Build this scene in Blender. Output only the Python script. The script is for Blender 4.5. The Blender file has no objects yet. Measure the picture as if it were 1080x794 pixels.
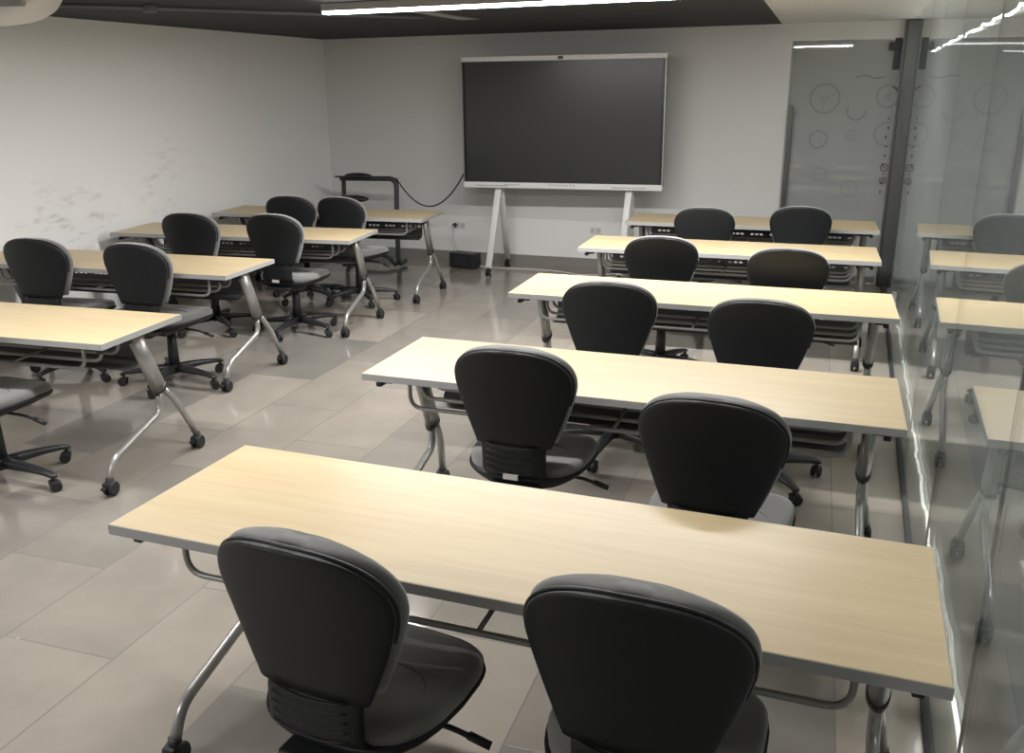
import bpy, bmesh, math, random
from mathutils import Vector, Matrix

random.seed(7)
SC = bpy.context.scene
COL = SC.collection
PI = math.pi

# ------------------------------------------------------------------ camera
F_PX, CAM_Z, PITCH, YAW, ROLL = 969.27, 1.8276, 0.30529, -0.28543, -0.00307
cy, sy, cp, sp = math.cos(YAW), math.sin(YAW), math.cos(PITCH), math.sin(PITCH)
fw = Vector((sy * cp, cy * cp, -sp))
rt = Vector((cy, -sy, 0))
up = rt.cross(fw)
cr, sr = math.cos(ROLL), math.sin(ROLL)
rt, up = rt * cr + up * sr, up * cr - rt * sr
cam_d = bpy.data.cameras.new('camera')
cam_d.sensor_width = 36.0
cam_d.sensor_fit = 'HORIZONTAL'
cam_d.lens = F_PX / 1080 * 36.0
cam_d.clip_start = 0.02
cam = bpy.data.objects.new('camera', cam_d)
COL.objects.link(cam)
cam.matrix_world = Matrix(((rt.x, up.x, -fw.x, 0), (rt.y, up.y, -fw.y, 0), (rt.z, up.z, -fw.z, CAM_Z), (0, 0, 0, 1)))
SC.camera = cam

# ------------------------------------------------------------------ world, exposure, lamp strengths
w = bpy.data.worlds.new('world')
SC.world = w
w.use_nodes = True
w.node_tree.nodes['Background'].inputs[0].default_value = (0.8, 0.85, 0.9, 1)
w.node_tree.nodes['Background'].inputs[1].default_value = 0.05
SC.view_settings.view_transform = 'Standard'
SC.view_settings.look = 'None'
SC.view_settings.gamma = 1.0
SC.view_settings.use_curve_mapping = False
SC.view_settings.exposure = 0.75
SC.cycles.use_denoising = True
SC.cycles.max_bounces = 10
SC.cycles.transparent_max_bounces = 16
SC.cycles.sample_clamp_indirect = 6.0
LAMP_STRENGTH = 12.0        # glow of the lamp diffusers
LAMP_POWER = 88.0           # watts of each ceiling linear lamp
LAMP_SPREAD = 180.0          # degrees, the housing shades the flat angles
CORRIDOR_STRIP = 30.0       # light strip in the corridor
CORRIDOR_FILL = 16.0  # glow of the panels added to light the corridor

# ------------------------------------------------------------------ node materials
def new_mat(name):
    m = bpy.data.materials.new(name)
    m.use_nodes = True
    nt = m.node_tree
    return m, nt, nt.nodes['Principled BSDF']

def N(nt, typ, **kw):
    n = nt.nodes.new(typ)
    for k, v in kw.items():
        if k.startswith('i_'):
            n.inputs[k[2:].replace('_', ' ')].default_value = v
        else:
            setattr(n, k, v)
    return n

def rgb(c):
    return (c[0], c[1], c[2], 1.0)

def simple(name, col, rough=0.5, metal=0.0, spec=0.5, noise=0.0, nscale=40.0, bump=0.0, bscale=300.0, sheen=0.0):
    m, nt, b = new_mat(name)
    b.inputs['Base Color'].default_value = rgb(col)
    b.inputs['Roughness'].default_value = rough
    b.inputs['Metallic'].default_value = metal
    b.inputs['Specular IOR Level'].default_value = spec
    if sheen:
        b.inputs['Sheen Weight'].default_value = sheen
        b.inputs['Sheen Roughness'].default_value = 0.5
    tc = N(nt, 'ShaderNodeTexCoord')
    if noise:
        t = N(nt, 'ShaderNodeTexNoise', i_Scale=nscale, i_Detail=4.0)
        nt.links.new(tc.outputs['Object'], t.inputs['Vector'])
        mx = N(nt, 'ShaderNodeMix', data_type='RGBA')
        mx.inputs[6].default_value = rgb([c * (1 - noise) for c in col])
        mx.inputs[7].default_value = rgb([min(1, c * (1 + noise)) for c in col])
        nt.links.new(t.outputs['Fac'], mx.inputs[0])
        nt.links.new(mx.outputs[2], b.inputs['Base Color'])
    if bump:
        t = N(nt, 'ShaderNodeTexNoise', i_Scale=bscale, i_Detail=2.0)
        nt.links.new(tc.outputs['Object'], t.inputs['Vector'])
        bp = N(nt, 'ShaderNodeBump', i_Strength=bump, i_Distance=0.002)
        nt.links.new(t.outputs['Fac'], bp.inputs['Height'])
        nt.links.new(bp.outputs['Normal'], b.inputs['Normal'])
    return m

def emit(name, col, strength):
    m, nt, b = new_mat(name)
    b.inputs['Base Color'].default_value = rgb((0.8, 0.8, 0.8))
    b.inputs['Emission Color'].default_value = rgb(col)
    b.inputs['Emission Strength'].default_value = strength
    return m

def mat_floor():
    m, nt, b = new_mat('stone_tiles')
    tc = N(nt, 'ShaderNodeTexCoord')
    mp = N(nt, 'ShaderNodeMapping')
    mp.inputs['Rotation'].default_value = (0, 0, -PI / 2 + FLOOR_ROT)
    mp.inputs['Location'].default_value = FLOOR_SHIFT
    nt.links.new(tc.outputs['Object'], mp.inputs['Vector'])
    br = N(nt, 'ShaderNodeTexBrick', offset=0.5, i_Scale=1.0)
    br.inputs['Brick Width'].default_value = 0.98
    br.inputs['Row Height'].default_value = 0.46
    br.inputs['Mortar Size'].default_value = 0.0028
    br.inputs['Mortar Smooth'].default_value = 0.2
    br.inputs['Bias'].default_value = 0.0
    br.inputs['Color1'].default_value = rgb((0.0, 0.0, 0.0))
    br.inputs['Color2'].default_value = rgb((1.0, 1.0, 1.0))
    br.inputs['Mortar'].default_value = rgb((0.5, 0.5, 0.5))
    nt.links.new(mp.outputs['Vector'], br.inputs['Vector'])
    # tone of each stone slab
    cr_ = N(nt, 'ShaderNodeValToRGB')
    e = cr_.color_ramp.elements
    e[0].position, e[0].color = 0.0, rgb((0.225, 0.215, 0.195))
    e[1].position, e[1].color = 1.0, rgb((0.385, 0.345, 0.295))
    x = e.new(0.3); x.color = rgb((0.29, 0.265, 0.23))
    x = e.new(0.62); x.color = rgb((0.335, 0.30, 0.255))
    nt.links.new(br.outputs['Color'], cr_.inputs['Fac'])
    # soft clouding
    n1 = N(nt, 'ShaderNodeTexNoise', i_Scale=2.6, i_Detail=5.0, i_Roughness=0.6)
    nt.links.new(mp.outputs['Vector'], n1.inputs['Vector'])
    mx = N(nt, 'ShaderNodeMix', data_type='RGBA', blend_type='MULTIPLY')
    mx.inputs[0].default_value = 1.0
    rp = N(nt, 'ShaderNodeMapRange')
    rp.inputs['To Min'].default_value = 0.66
    rp.inputs['To Max'].default_value = 1.06
    nt.links.new(n1.outputs['Fac'], rp.inputs['Value'])
    nt.links.new(cr_.outputs['Color'], mx.inputs[6])
    nt.links.new(rp.outputs['Result'], mx.inputs[7])
    mo = N(nt, 'ShaderNodeMix', data_type='RGBA')
    mo.inputs[7].default_value = rgb((0.19, 0.18, 0.165))
    nt.links.new(br.outputs['Fac'], mo.inputs[0])
    nt.links.new(mx.outputs[2], mo.inputs[6])
    nt.links.new(mo.outputs[2], b.inputs['Base Color'])
    n2 = N(nt, 'ShaderNodeTexNoise', i_Scale=9.0, i_Detail=4.0)
    nt.links.new(mp.outputs['Vector'], n2.inputs['Vector'])
    r2 = N(nt, 'ShaderNodeMapRange')
    r2.inputs['To Min'].default_value = 0.05
    r2.inputs['To Max'].default_value = 0.15
    nt.links.new(n2.outputs['Fac'], r2.inputs['Value'])
    nt.links.new(r2.outputs['Result'], b.inputs['Roughness'])
    b.inputs['Specular IOR Level'].default_value = 0.6
    bp = N(nt, 'ShaderNodeBump', i_Strength=0.25, i_Distance=0.002, invert=True)
    nt.links.new(br.outputs['Fac'], bp.inputs['Height'])
    nt.links.new(bp.outputs['Normal'], b.inputs['Normal'])
    return m

def mat_wall(name, col, stains=()):
    m, nt, b = new_mat(name)
    b.inputs['Roughness'].default_value = 0.75
    b.inputs['Specular IOR Level'].default_value = 0.25
    tc = N(nt, 'ShaderNodeTexCoord')
    n1 = N(nt, 'ShaderNodeTexNoise', i_Scale=1.3, i_Detail=3.0)
    nt.links.new(tc.outputs['Object'], n1.inputs['Vector'])
    mx = N(nt, 'ShaderNodeMix', data_type='RGBA')
    mx.inputs[6].default_value = rgb([c * 0.975 for c in col])
    mx.inputs[7].default_value = rgb([c * 1.02 for c in col])
    nt.links.new(n1.outputs['Fac'], mx.inputs[0])
    last = mx.outputs[2]
    for (px, py, pz, rad, thr, stcol) in stains:     # scuffed paint
        ds = N(nt, 'ShaderNodeVectorMath', operation='DISTANCE')
        ds.inputs[1].default_value = (px, py, pz)
        nt.links.new(tc.outputs['Object'], ds.inputs[0])
        mr = N(nt, 'ShaderNodeMapRange')
        mr.inputs['From Min'].default_value = rad
        mr.inputs['From Max'].default_value = rad * 0.3
        nt.links.new(ds.outputs['Value'], mr.inputs['Value'])
        mpn = N(nt, 'ShaderNodeMapping')
        mpn.inputs['Rotation'].default_value = (0.6, 0, 0)
        mpn.inputs['Scale'].default_value = (1, 0.8, 2.4)
        nt.links.new(tc.outputs['Object'], mpn.inputs['Vector'])
        ns = N(nt, 'ShaderNodeTexNoise', i_Scale=7.0, i_Detail=6.0, i_Roughness=0.7)
        nt.links.new(mpn.outputs['Vector'], ns.inputs['Vector'])
        m2 = N(nt, 'ShaderNodeMapRange')
        m2.inputs['From Min'].default_value = thr
        m2.inputs['From Max'].default_value = thr + 0.12
        nt.links.new(ns.outputs['Fac'], m2.inputs['Value'])
        mu = N(nt, 'ShaderNodeMath', operation='MULTIPLY')
        nt.links.new(mr.outputs['Result'], mu.inputs[0])
        nt.links.new(m2.outputs['Result'], mu.inputs[1])
        mu2 = N(nt, 'ShaderNodeMath', operation='MULTIPLY')
        mu2.inputs[1].default_value = 0.33
        nt.links.new(mu.outputs[0], mu2.inputs[0])
        mm = N(nt, 'ShaderNodeMix', data_type='RGBA')
        mm.inputs[7].default_value = rgb(stcol)
        nt.links.new(mu2.outputs[0], mm.inputs[0])
        nt.links.new(last, mm.inputs[6])
        last = mm.outputs[2]
    nt.links.new(last, b.inputs['Base Color'])
    nb = N(nt, 'ShaderNodeTexNoise', i_Scale=180.0, i_Detail=2.0)
    nt.links.new(tc.outputs['Object'], nb.inputs['Vector'])
    bp = N(nt, 'ShaderNodeBump', i_Strength=0.08, i_Distance=0.002)
    nt.links.new(nb.outputs['Fac'], bp.inputs['Height'])
    nt.links.new(bp.outputs['Normal'], b.inputs['Normal'])
    return m

def mat_wood():
    m, nt, b = new_mat('maple_laminate')
    tc = N(nt, 'ShaderNodeTexCoord')
    mp = N(nt, 'ShaderNodeMapping')
    mp.inputs['Scale'].default_value = (1.2, 16.0, 1.0)
    nt.links.new(tc.outputs['Object'], mp.inputs['Vector'])
    n1 = N(nt, 'ShaderNodeTexNoise', i_Scale=1.6, i_Detail=6.0, i_Roughness=0.6, i_Distortion=0.4)
    nt.links.new(mp.outputs['Vector'], n1.inputs['Vector'])
    cr_ = N(nt, 'ShaderNodeValToRGB')
    e = cr_.color_ramp.elements
    e[0].position, e[0].color = 0.3, rgb(WOOD_A)
    e[1].position, e[1].color = 0.72, rgb(WOOD_B)
    nt.links.new(n1.outputs['Fac'], cr_.inputs['Fac'])
    nt.links.new(cr_.outputs['Color'], b.inputs['Base Color'])
    b.inputs['Roughness'].default_value = 0.38
    b.inputs['Specular IOR Level'].default_value = 0.5
    return m

def glass_nodes(m, tint, film=0.0, film_col=(0.4, 0.42, 0.42), rough=0.0):
    """clear pane: transmission + mirror reflection that grows towards grazing angles (Schlick), plus an optional film"""
    nt = m.node_tree
    for n in list(nt.nodes):
        nt.nodes.remove(n)
    out = N(nt, 'ShaderNodeOutputMaterial')
    geo = N(nt, 'ShaderNodeNewGeometry')
    dot = N(nt, 'ShaderNodeVectorMath', operation='DOT_PRODUCT')
    nt.links.new(geo.outputs['Incoming'], dot.inputs[0])
    nt.links.new(geo.outputs['Normal'], dot.inputs[1])
    ab = N(nt, 'ShaderNodeMath', operation='ABSOLUTE')
    nt.links.new(dot.outputs['Value'], ab.inputs[0])
    om = N(nt, 'ShaderNodeMath', operation='SUBTRACT')
    om.inputs[0].default_value = 1.0
    nt.links.new(ab.outputs[0], om.inputs[1])
    pw = N(nt, 'ShaderNodeMath', operation='POWER')
    pw.inputs[1].default_value = 5.0
    nt.links.new(om.outputs[0], pw.inputs[0])
    ml = N(nt, 'ShaderNodeMath', operation='MULTIPLY_ADD')
    ml.inputs[1].default_value = 0.955
    ml.inputs[2].default_value = 0.045
    nt.links.new(pw.outputs[0], ml.inputs[0])
    tr = N(nt, 'ShaderNodeBsdfTransparent')
    tr.inputs[0].default_value = rgb(tint)
    body = tr.outputs[0]
    if film:
        df = N(nt, 'ShaderNodeBsdfDiffuse')
        df.inputs[0].default_value = rgb(film_col)
        mf = N(nt, 'ShaderNodeMixShader')
        mf.inputs[0].default_value = film
        nt.links.new(tr.outputs[0], mf.inputs[1])
        nt.links.new(df.outputs[0], mf.inputs[2])
        body = mf.outputs[0]
    gl = N(nt, 'ShaderNodeBsdfGlossy')
    gl.inputs['Roughness'].default_value = rough
    gl.inputs[0].default_value = rgb((0.95, 0.97, 0.97))
    mx = N(nt, 'ShaderNodeMixShader')
    nt.links.new(ml.outputs[0], mx.inputs[0])
    nt.links.new(body, mx.inputs[1])
    nt.links.new(gl.outputs[0], mx.inputs[2])
    nt.links.new(mx.outputs[0], out.inputs['Surface'])

FLOOR_ROT = 0.03
FLOOR_SHIFT = (-0.15, 0.20, 0.0)
WOOD_A = (0.53, 0.41, 0.235)
WOOD_B = (0.61, 0.49, 0.30)

M = {}
M['floor'] = mat_floor()
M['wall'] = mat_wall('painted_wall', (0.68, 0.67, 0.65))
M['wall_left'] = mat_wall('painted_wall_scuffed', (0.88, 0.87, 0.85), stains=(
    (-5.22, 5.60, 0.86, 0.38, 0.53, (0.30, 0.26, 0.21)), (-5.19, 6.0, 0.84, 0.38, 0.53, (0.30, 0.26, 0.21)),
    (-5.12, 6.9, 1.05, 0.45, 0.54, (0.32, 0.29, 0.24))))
M['wainscot'] = mat_wall('white_panel', (0.82, 0.81, 0.79))
M['ceil_dark'] = simple('dark_ceiling_paint', (0.05, 0.053, 0.055), 0.8, spec=0.2, noise=0.15, nscale=3)
M['ceil_white'] = simple('white_ceiling_paint', (0.70, 0.69, 0.67), 0.8, spec=0.2)
M['base'] = simple('skirting_tile', (0.24, 0.23, 0.21), 0.35)
M['wood'] = mat_wood()
M['edge'] = simple('grey_edge_band', (0.36, 0.36, 0.355), 0.45)
M['steel'] = simple('silver_painted_steel', (0.36, 0.355, 0.34), 0.33, metal=0.55)
M['rail'] = simple('grey_painted_wire', (0.27, 0.27, 0.265), 0.35, metal=0.3)
M['dark_metal'] = simple('dark_painted_steel', (0.032, 0.034, 0.036), 0.5)
M['panel'] = simple('dark_perforated_steel', (0.10, 0.105, 0.108), 0.42)
M['black'] = simple('black_plastic', (0.016, 0.0175, 0.019), 0.42, bump=0.15, bscale=500)
M['shell'] = simple('black_textured_plastic', (0.0095, 0.011, 0.012), 0.48, spec=0.35, bump=0.25, bscale=700)
M['rubber'] = simple('black_rubber', (0.012, 0.012, 0.013), 0.6)
M['fabric'] = simple('grey_woven_fabric', (0.165, 0.162, 0.157), 0.9, spec=0.2, noise=0.25, nscale=260, bump=0.4, bscale=900, sheen=0.6)
M['seam'] = simple('seam_cord', (0.12, 0.12, 0.118), 0.8)
M['white_plastic'] = simple('white_plastic', (0.72, 0.70, 0.67), 0.4)
M['grey_plastic'] = simple('grey_plastic', (0.33, 0.32, 0.30), 0.45)
M['insert'] = simple('pale_grey_plastic', (0.52, 0.51, 0.49), 0.45)
M['label'] = simple('white_sticker', (0.72, 0.70, 0.68), 0.5)
M['screen_frame'] = simple('silver_white_frame', (0.76, 0.755, 0.74), 0.4)
M['screen'] = simple('black_screen_glass', (0.030, 0.032, 0.033), 0.25, spec=0.5)
M['bezel'] = simple('black_bezel', (0.008, 0.008, 0.009), 0.3)
M['chrome'] = simple('chrome', (0.6, 0.6, 0.6), 0.15, metal=1.0)
M['alu'] = simple('aluminium_profile', (0.30, 0.30, 0.295), 0.35, metal=0.7)
M['handle'] = simple('dark_bronze_metal', (0.10, 0.10, 0.10), 0.35, metal=0.5)
M['post'] = simple('grey_aluminium_post', (0.14, 0.14, 0.138), 0.35, metal=0.6)
M['cable'] = simple('black_cable', (0.02, 0.02, 0.02), 0.5)
M['cable_white'] = simple('white_cable', (0.6, 0.58, 0.55), 0.5)
M['duct'] = simple('painted_conduit', (0.11, 0.115, 0.115), 0.6)
M['lamp'] = emit('lamp_diffuser', (1.0, 0.985, 0.97), LAMP_STRENGTH)
M['strip'] = emit('bright_strip', (1.0, 0.97, 0.92), CORRIDOR_STRIP)
M['strip_low'] = emit('floor_glow_line', (1.0, 0.97, 0.92), 5.0)
M['corridor_fill_lamp'] = emit('corridor_fill_diffuser', (1.0, 0.97, 0.93), CORRIDOR_FILL)
M['corridor_wall'] = mat_wall('corridor_paint', (0.36, 0.37, 0.37))
M['decal'] = simple('dark_film', (0.18, 0.182, 0.18), 0.6)
M['decal_dark'] = simple('darker_film', (0.05, 0.05, 0.05), 0.6)
gm = bpy.data.materials.new('clear_glass'); gm.use_nodes = True
glass_nodes(gm, (0.82, 0.86, 0.85), film=0.16, film_col=(0.56, 0.59, 0.59))
M['glass'] = gm
gm = bpy.data.materials.new('grey_film_glass'); gm.use_nodes = True
glass_nodes(gm, (0.80, 0.83, 0.82), film=0.55, film_col=(0.50, 0.51, 0.50))
M['door_glass'] = gm

# ------------------------------------------------------------------ mesh building
class MB:
    def __init__(self):
        self.v, self.f, self.sm, self.mi = [], [], [], []

    def _add(self, vs, fs, smooth=False, mi=0, mat=None):
        k = len(self.v)
        if mat is not None:
            vs = [mat @ Vector(p) for p in vs]
        self.v += [tuple(p) for p in vs]
        for f in fs:
            self.f.append([i + k for i in f])
            self.sm.append(smooth)
            self.mi.append(mi)

    def box(self, c, s, rz=0.0, mat=None, mi=0, bev=0.0):
        x, y, z = s[0] / 2, s[1] / 2, s[2] / 2
        T = Matrix.Translation(c) @ Matrix.Rotation(rz, 4, 'Z')
        if mat is not None:
            T = mat @ T
        if bev <= 0:
            vs = [(-x, -y, -z), (x, -y, -z), (x, y, -z), (-x, y, -z), (-x, -y, z), (x, -y, z), (x, y, z), (-x, y, z)]
            fs = [(0, 3, 2, 1), (4, 5, 6, 7), (0, 1, 5, 4), (1, 2, 6, 5), (2, 3, 7, 6), (3, 0, 4, 7)]
            self._add(vs, fs, False, mi, T)
        else:
            bm = bmesh.new()
            bmesh.ops.create_cube(bm, size=1.0, matrix=Matrix.Diagonal((s[0], s[1], s[2], 1)))
            bmesh.ops.bevel(bm, geom=bm.edges[:], offset=bev, segments=2, affect='EDGES', profile=0.6)
            bm.verts.index_update()
            self._add([v.co.copy() for v in bm.verts], [[v.index for v in f.verts] for f in bm.faces], False, mi, T)
            bm.free()
        return self

    def rings(self, rings, smooth=True, caps=True, mi=0, closed=False):
        """stitch a list of equal-length vertex loops"""
        n = len(rings[0])
        vs = [p for r in rings for p in r]
        fs = []
        R_ = len(rings)
        for i in range(R_ if closed else R_ - 1):
            a, b = i * n, ((i + 1) % R_) * n
            for j in range(n):
                k = (j + 1) % n
                fs.append((a + j, a + k, b + k, b + j))
        if caps and not closed:
            fs.append(tuple(reversed(range(n))))
            fs.append(tuple(range((R_ - 1) * n, R_ * n)))
        self._add(vs, fs, smooth, mi)
        return self

    def tube(self, pts, r, seg=10, bend=0.0, mi=0, closed=False, rr=None, flat=None):
        """round tube along a polyline; corners are rounded with the radius bend; rr: radius per point"""
        pts = [Vector(p) for p in pts]
        if bend > 0 and len(pts) > 2:
            q = [pts[0]]
            for i in range(1, len(pts) - 1):
                a, b, c = pts[i - 1], pts[i], pts[i + 1]
                d1, d2 = (a - b), (c - b)
                L = min(bend, d1.length * 0.48, d2.length * 0.48)
                p1, p2 = b + d1.normalized() * L, b + d2.normalized() * L
                for k in range(7):
                    t = k / 6
                    q.append(p1 * (1 - t) ** 2 + b * 2 * t * (1 - t) + p2 * t * t)
            q.append(pts[-1])
            pts = q
        n = len(pts)
        if rr is None:
            rr = [r] * n
        elif len(rr) != n:
            rr = [rr[0] + (rr[-1] - rr[0]) * i / (n - 1) for i in range(n)]
        tang = []
        for i in range(n):
            a = pts[(i - 1) % n] if (i > 0 or closed) else pts[0]
            b = pts[(i + 1) % n] if (i < n - 1 or closed) else pts[-1]
            t = (b - a)
            tang.append(t.normalized() if t.length > 1e-9 else Vector((0, 0, 1)))
        u = tang[0].orthogonal().normalized()
        rings = []
        for i in range(n):
            u = (u - tang[i] * u.dot(tang[i]))
            u = u.normalized() if u.length > 1e-6 else tang[i].orthogonal().normalized()
            v = tang[i].cross(u)
            rings.append([pts[i] + (u * math.cos(2 * PI * k / seg) + v * math.sin(2 * PI * k / seg)) * rr[i] for k in range(seg)])
        self.rings(rings, True, True, mi, closed)
        return self

    def cyl(self, a, b, r, seg=20, r2=None, mi=0, bev=0.0):
        a, b = Vector(a), Vector(b)
        t = (b - a).normalized()
        u = t.orthogonal().normalized()
        v = t.cross(u)
        r2 = r if r2 is None else r2
        def ring(p, q):
            return [p + (u * math.cos(2 * PI * k / seg) + v * math.sin(2 * PI * k / seg)) * q for k in range(seg)]
        if bev:
            rs = [ring(a, r - bev), ring(a + t * bev, r), ring(b - t * bev, r2), ring(b, r2 - bev)]
        else:
            rs = [ring(a, r), ring(b, r2)]
        k = len(self.f)
        self.rings(rs, True, True, mi)
        self.sm[-1] = self.sm[-2] = False
        return self

    def ellipsoid(self, c, r, seg=20, rows=10, mi=0):
        rs = []
        for i in range(rows + 1):
            t = -PI / 2 + PI * (i + 0.02) / (rows + 0.04)
            rs.append([(c[0] + r[0] * math.cos(t) * math.cos(2 * PI * k / seg), c[1] + r[1] * math.cos(t) * math.sin(2 * PI * k / seg),
                        c[2] + r[2] * math.sin(t)) for k in range(seg)])
        return self.rings(rs, True, True, mi)

    def prism(self, outline, axis_off, mi=0, smooth=False):
        """outline: list of 3D points (one flat loop), extruded by the vector axis_off"""
        o = Vector(axis_off)
        a = [Vector(p) for p in outline]
        b = [p + o for p in a]
        n = len(a)
        fs = [tuple(reversed(range(n))), tuple(range(n, 2 * n))]
        self._add(a + b, fs, False, mi)
        self._add(a + b, [(i, (i + 1) % n, n + (i + 1) % n, n + i) for i in range(n)], smooth, mi)
        return self

    def build(self, name, mats, parent=None, loc=None, rz=0.0, bevel=0.0):
        me = bpy.data.meshes.new(name)
        me.from_pydata(self.v, [], self.f)
        for m in (mats if isinstance(mats, (list, tuple)) else [mats]):
            me.materials.append(m)
        me.polygons.foreach_set('use_smooth', self.sm)
        me.polygons.foreach_set('material_index', self.mi)
        bm = bmesh.new(); bm.from_mesh(me)
        bmesh.ops.remove_doubles(bm, verts=bm.verts, dist=1e-5)
        bmesh.ops.recalc_face_normals(bm, faces=bm.faces)
        bm.to_mesh(me); bm.free()
        me.update()
        o = bpy.data.objects.new(name, me)
        COL.objects.link(o)
        if parent is not None:
            o.parent = parent
        if loc is not None:
            o.location = loc
        o.rotation_euler.z = rz
        if bevel:
            md = o.modifiers.new('soft_edges', 'BEVEL')
            md.width = bevel; md.segments = 2; md.limit_method = 'ANGLE'; md.angle_limit = math.radians(40)
        return o

def super_loop(hx, hy, n, seg, cx_, cy_, z):
    out = []
    for i in range(seg):
        t = 2 * PI * i / seg
        c, s = math.cos(t), math.sin(t)
        out.append((cx_ + hx * math.copysign(abs(c) ** (2 / n), c), cy_ + hy * math.copysign(abs(s) ** (2 / n), s), z))
    return out

def tag(o, label, cat, group=None):
    o['label'] = label
    o['category'] = cat
    if group:
        o['group'] = group
    return o

def thing(name, label, cat, loc=(0, 0, 0), rz=0.0, group=None):
    o = bpy.data.objects.new(name, None)
    o.empty_display_size = 0.1
    COL.objects.link(o)
    o.location = loc
    o.rotation_euler.z = rz
    return tag(o, label, cat, group)

def struct(o):
    o['kind'] = 'structure'
    return o

def copy_tree(o, parent=None):
    c = o.copy()
    COL.objects.link(c)
    if parent is not None:
        c.parent = parent
    for ch in list(o.children):
        copy_tree(ch, c)
    return c

# ------------------------------------------------------------------ the room
S = 0.065                                   # the room is turned this much against the desks
def left_x(y):  return -5.57 + S * y        # left wall
def glass_x(y): return 0.37 + S * y         # glass partition on the right
def back_y(x):  return 9.39 - 0.045 * x     # wall with the display
def ceil_z(x):  return 2.375 + 0.0105 * x
Y0 = -3.0
CW = 2.6                                    # corridor width beyond the glass

def quad_slab(name, pts, thick, m, out):
    """slab whose visible face is pts; thickness goes along the vector out"""
    mb = MB()
    mb.prism(pts, Vector(out) * thick)
    return struct(mb.build(name, m))

yl, yr = back_y(left_x(9.6)), back_y(glass_x(9.35))
xl_b = left_x(yl)
xg_b = glass_x(yr)
# floor: room and corridor
quad_slab('floor', [(left_x(Y0) - 0.3, Y0 - 0.3, 0), (glass_x(Y0) + CW + 0.4, Y0 - 0.3, 0), (glass_x(12) + CW + 0.4, 12.2, 0), (left_x(12) - 0.3, 12.2, 0)], 0.1, M['floor'], (0, 0, -1))
# left wall
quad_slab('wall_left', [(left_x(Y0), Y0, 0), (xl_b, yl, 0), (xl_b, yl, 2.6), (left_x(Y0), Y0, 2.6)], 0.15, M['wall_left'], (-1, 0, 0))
# back wall: solid part, then the header over the glass door
DX0 = -0.045
mb = MB()
def wall_piece(mb, xa, xb, za, zb, t=0.15):
    mb.prism([(xa, back_y(xa), za), (xb, back_y(xb), za), (xb, back_y(xb), zb), (xa, back_y(xa), zb)], (0, t, 0))
wall_piece(mb, xl_b - 0.15, DX0, 0, 2.6)
wall_piece(mb, DX0, glass_x(9.35) + CW, 2.225, 2.6)
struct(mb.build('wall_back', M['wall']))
# lower white panel and skirting along the back wall
mb = MB()
mb.prism([(xl_b, back_y(xl_b) - 0.012, 0.10), (DX0 - 0.06, back_y(DX0) - 0.012, 0.10), (DX0 - 0.06, back_y(DX0) - 0.012, 0.485), (xl_b, back_y(xl_b) - 0.012, 0.485)], (0, 0.012, 0))
struct(mb.build('trim_1', M['wainscot']))
mb = MB()
mb.prism([(xl_b, back_y(xl_b) - 0.02, 0), (DX0, back_y(DX0) - 0.02, 0), (DX0, back_y(DX0) - 0.02, 0.10), (xl_b, back_y(xl_b) - 0.02, 0.10)], (0, 0.02, 0))
struct(mb.build('baseboard_back', M['base']))
mb = MB()
mb.prism([(left_x(Y0), Y0, 0), (xl_b, yl, 0), (xl_b, yl, 0.10), (left_x(Y0), Y0, 0.10)], (0.02, 0, 0))
struct(mb.build('baseboard_left', M['base']))
# wall behind the camera
quad_slab('wall_front', [(left_x(Y0) - 0.15, Y0, 0), (glass_x(Y0) + CW, Y0, 0), (glass_x(Y0) + CW, Y0, 2.6), (left_x(Y0) - 0.15, Y0, 2.6)], 0.15, M['wall'], (0, -1, 0))
# ceiling: dark field and the white strip beside the glass
def edge_x(y): return -0.465 + 0.0335 * y
def cz(x, y): return (x, y, ceil_z(x))
quad_slab('ceiling', [cz(left_x(Y0) - .1, Y0), cz(edge_x(Y0), Y0), cz(edge_x(9.5), 9.5), cz(left_x(9.7) - .1, 9.75)], 0.12, M['ceil_dark'], (0, 0, 1))
o = quad_slab('ceiling_strip', [cz(edge_x(Y0), Y0), cz(glass_x(Y0) + 0.12, Y0), cz(glass_x(9.5) + 0.12, 9.5), cz(edge_x(9.5), 9.5)], 0.12, M['ceil_white'], (0, 0, 1))
o.name = 'trim_2'
# glass partition: panes, floor channel, head channel
joints = [-2.75 + 1.2 * i for i in range(11)]   # ... 2.05 3.25 4.45 5.65 6.85 8.05 9.25
k = 1
for a, b in zip(joints[:-1], joints[1:]):
    g = 0.0035
    mb = MB()
    pa, pb = Vector((glass_x(a + g), a + g, 0.025)), Vector((glass_x(b - g), b - g, 0.025))
    mb.prism([pa, pb, pb + Vector((0, 0, 2.36)), pa + Vector((0, 0, 2.36))], (0.010, 0, 0))
    struct(mb.build('window_%d' % k, M['glass']))
    k += 1
mb = MB()
mb.prism([(glass_x(Y0) - 0.012, Y0, 0), (glass_x(Y0) + 0.022, Y0, 0), (glass_x(9.25) + 0.022, 9.25, 0), (glass_x(9.25) - 0.012, 9.25, 0)], (0, 0, 0.024))
struct(mb.build('trim_3', M['dark_metal']))
mb = MB()
for a in joints[:-1]:
    mb.prism([(glass_x(a) + 0.001, a - 0.003, 0.025), (glass_x(a) + 0.009, a - 0.003, 0.025), (glass_x(a) + 0.009, a + 0.003, 0.025), (glass_x(a) + 0.001, a + 0.003, 0.025)], (0, 0, 2.36))
struct(mb.build('trim_4', M['duct']))
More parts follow.
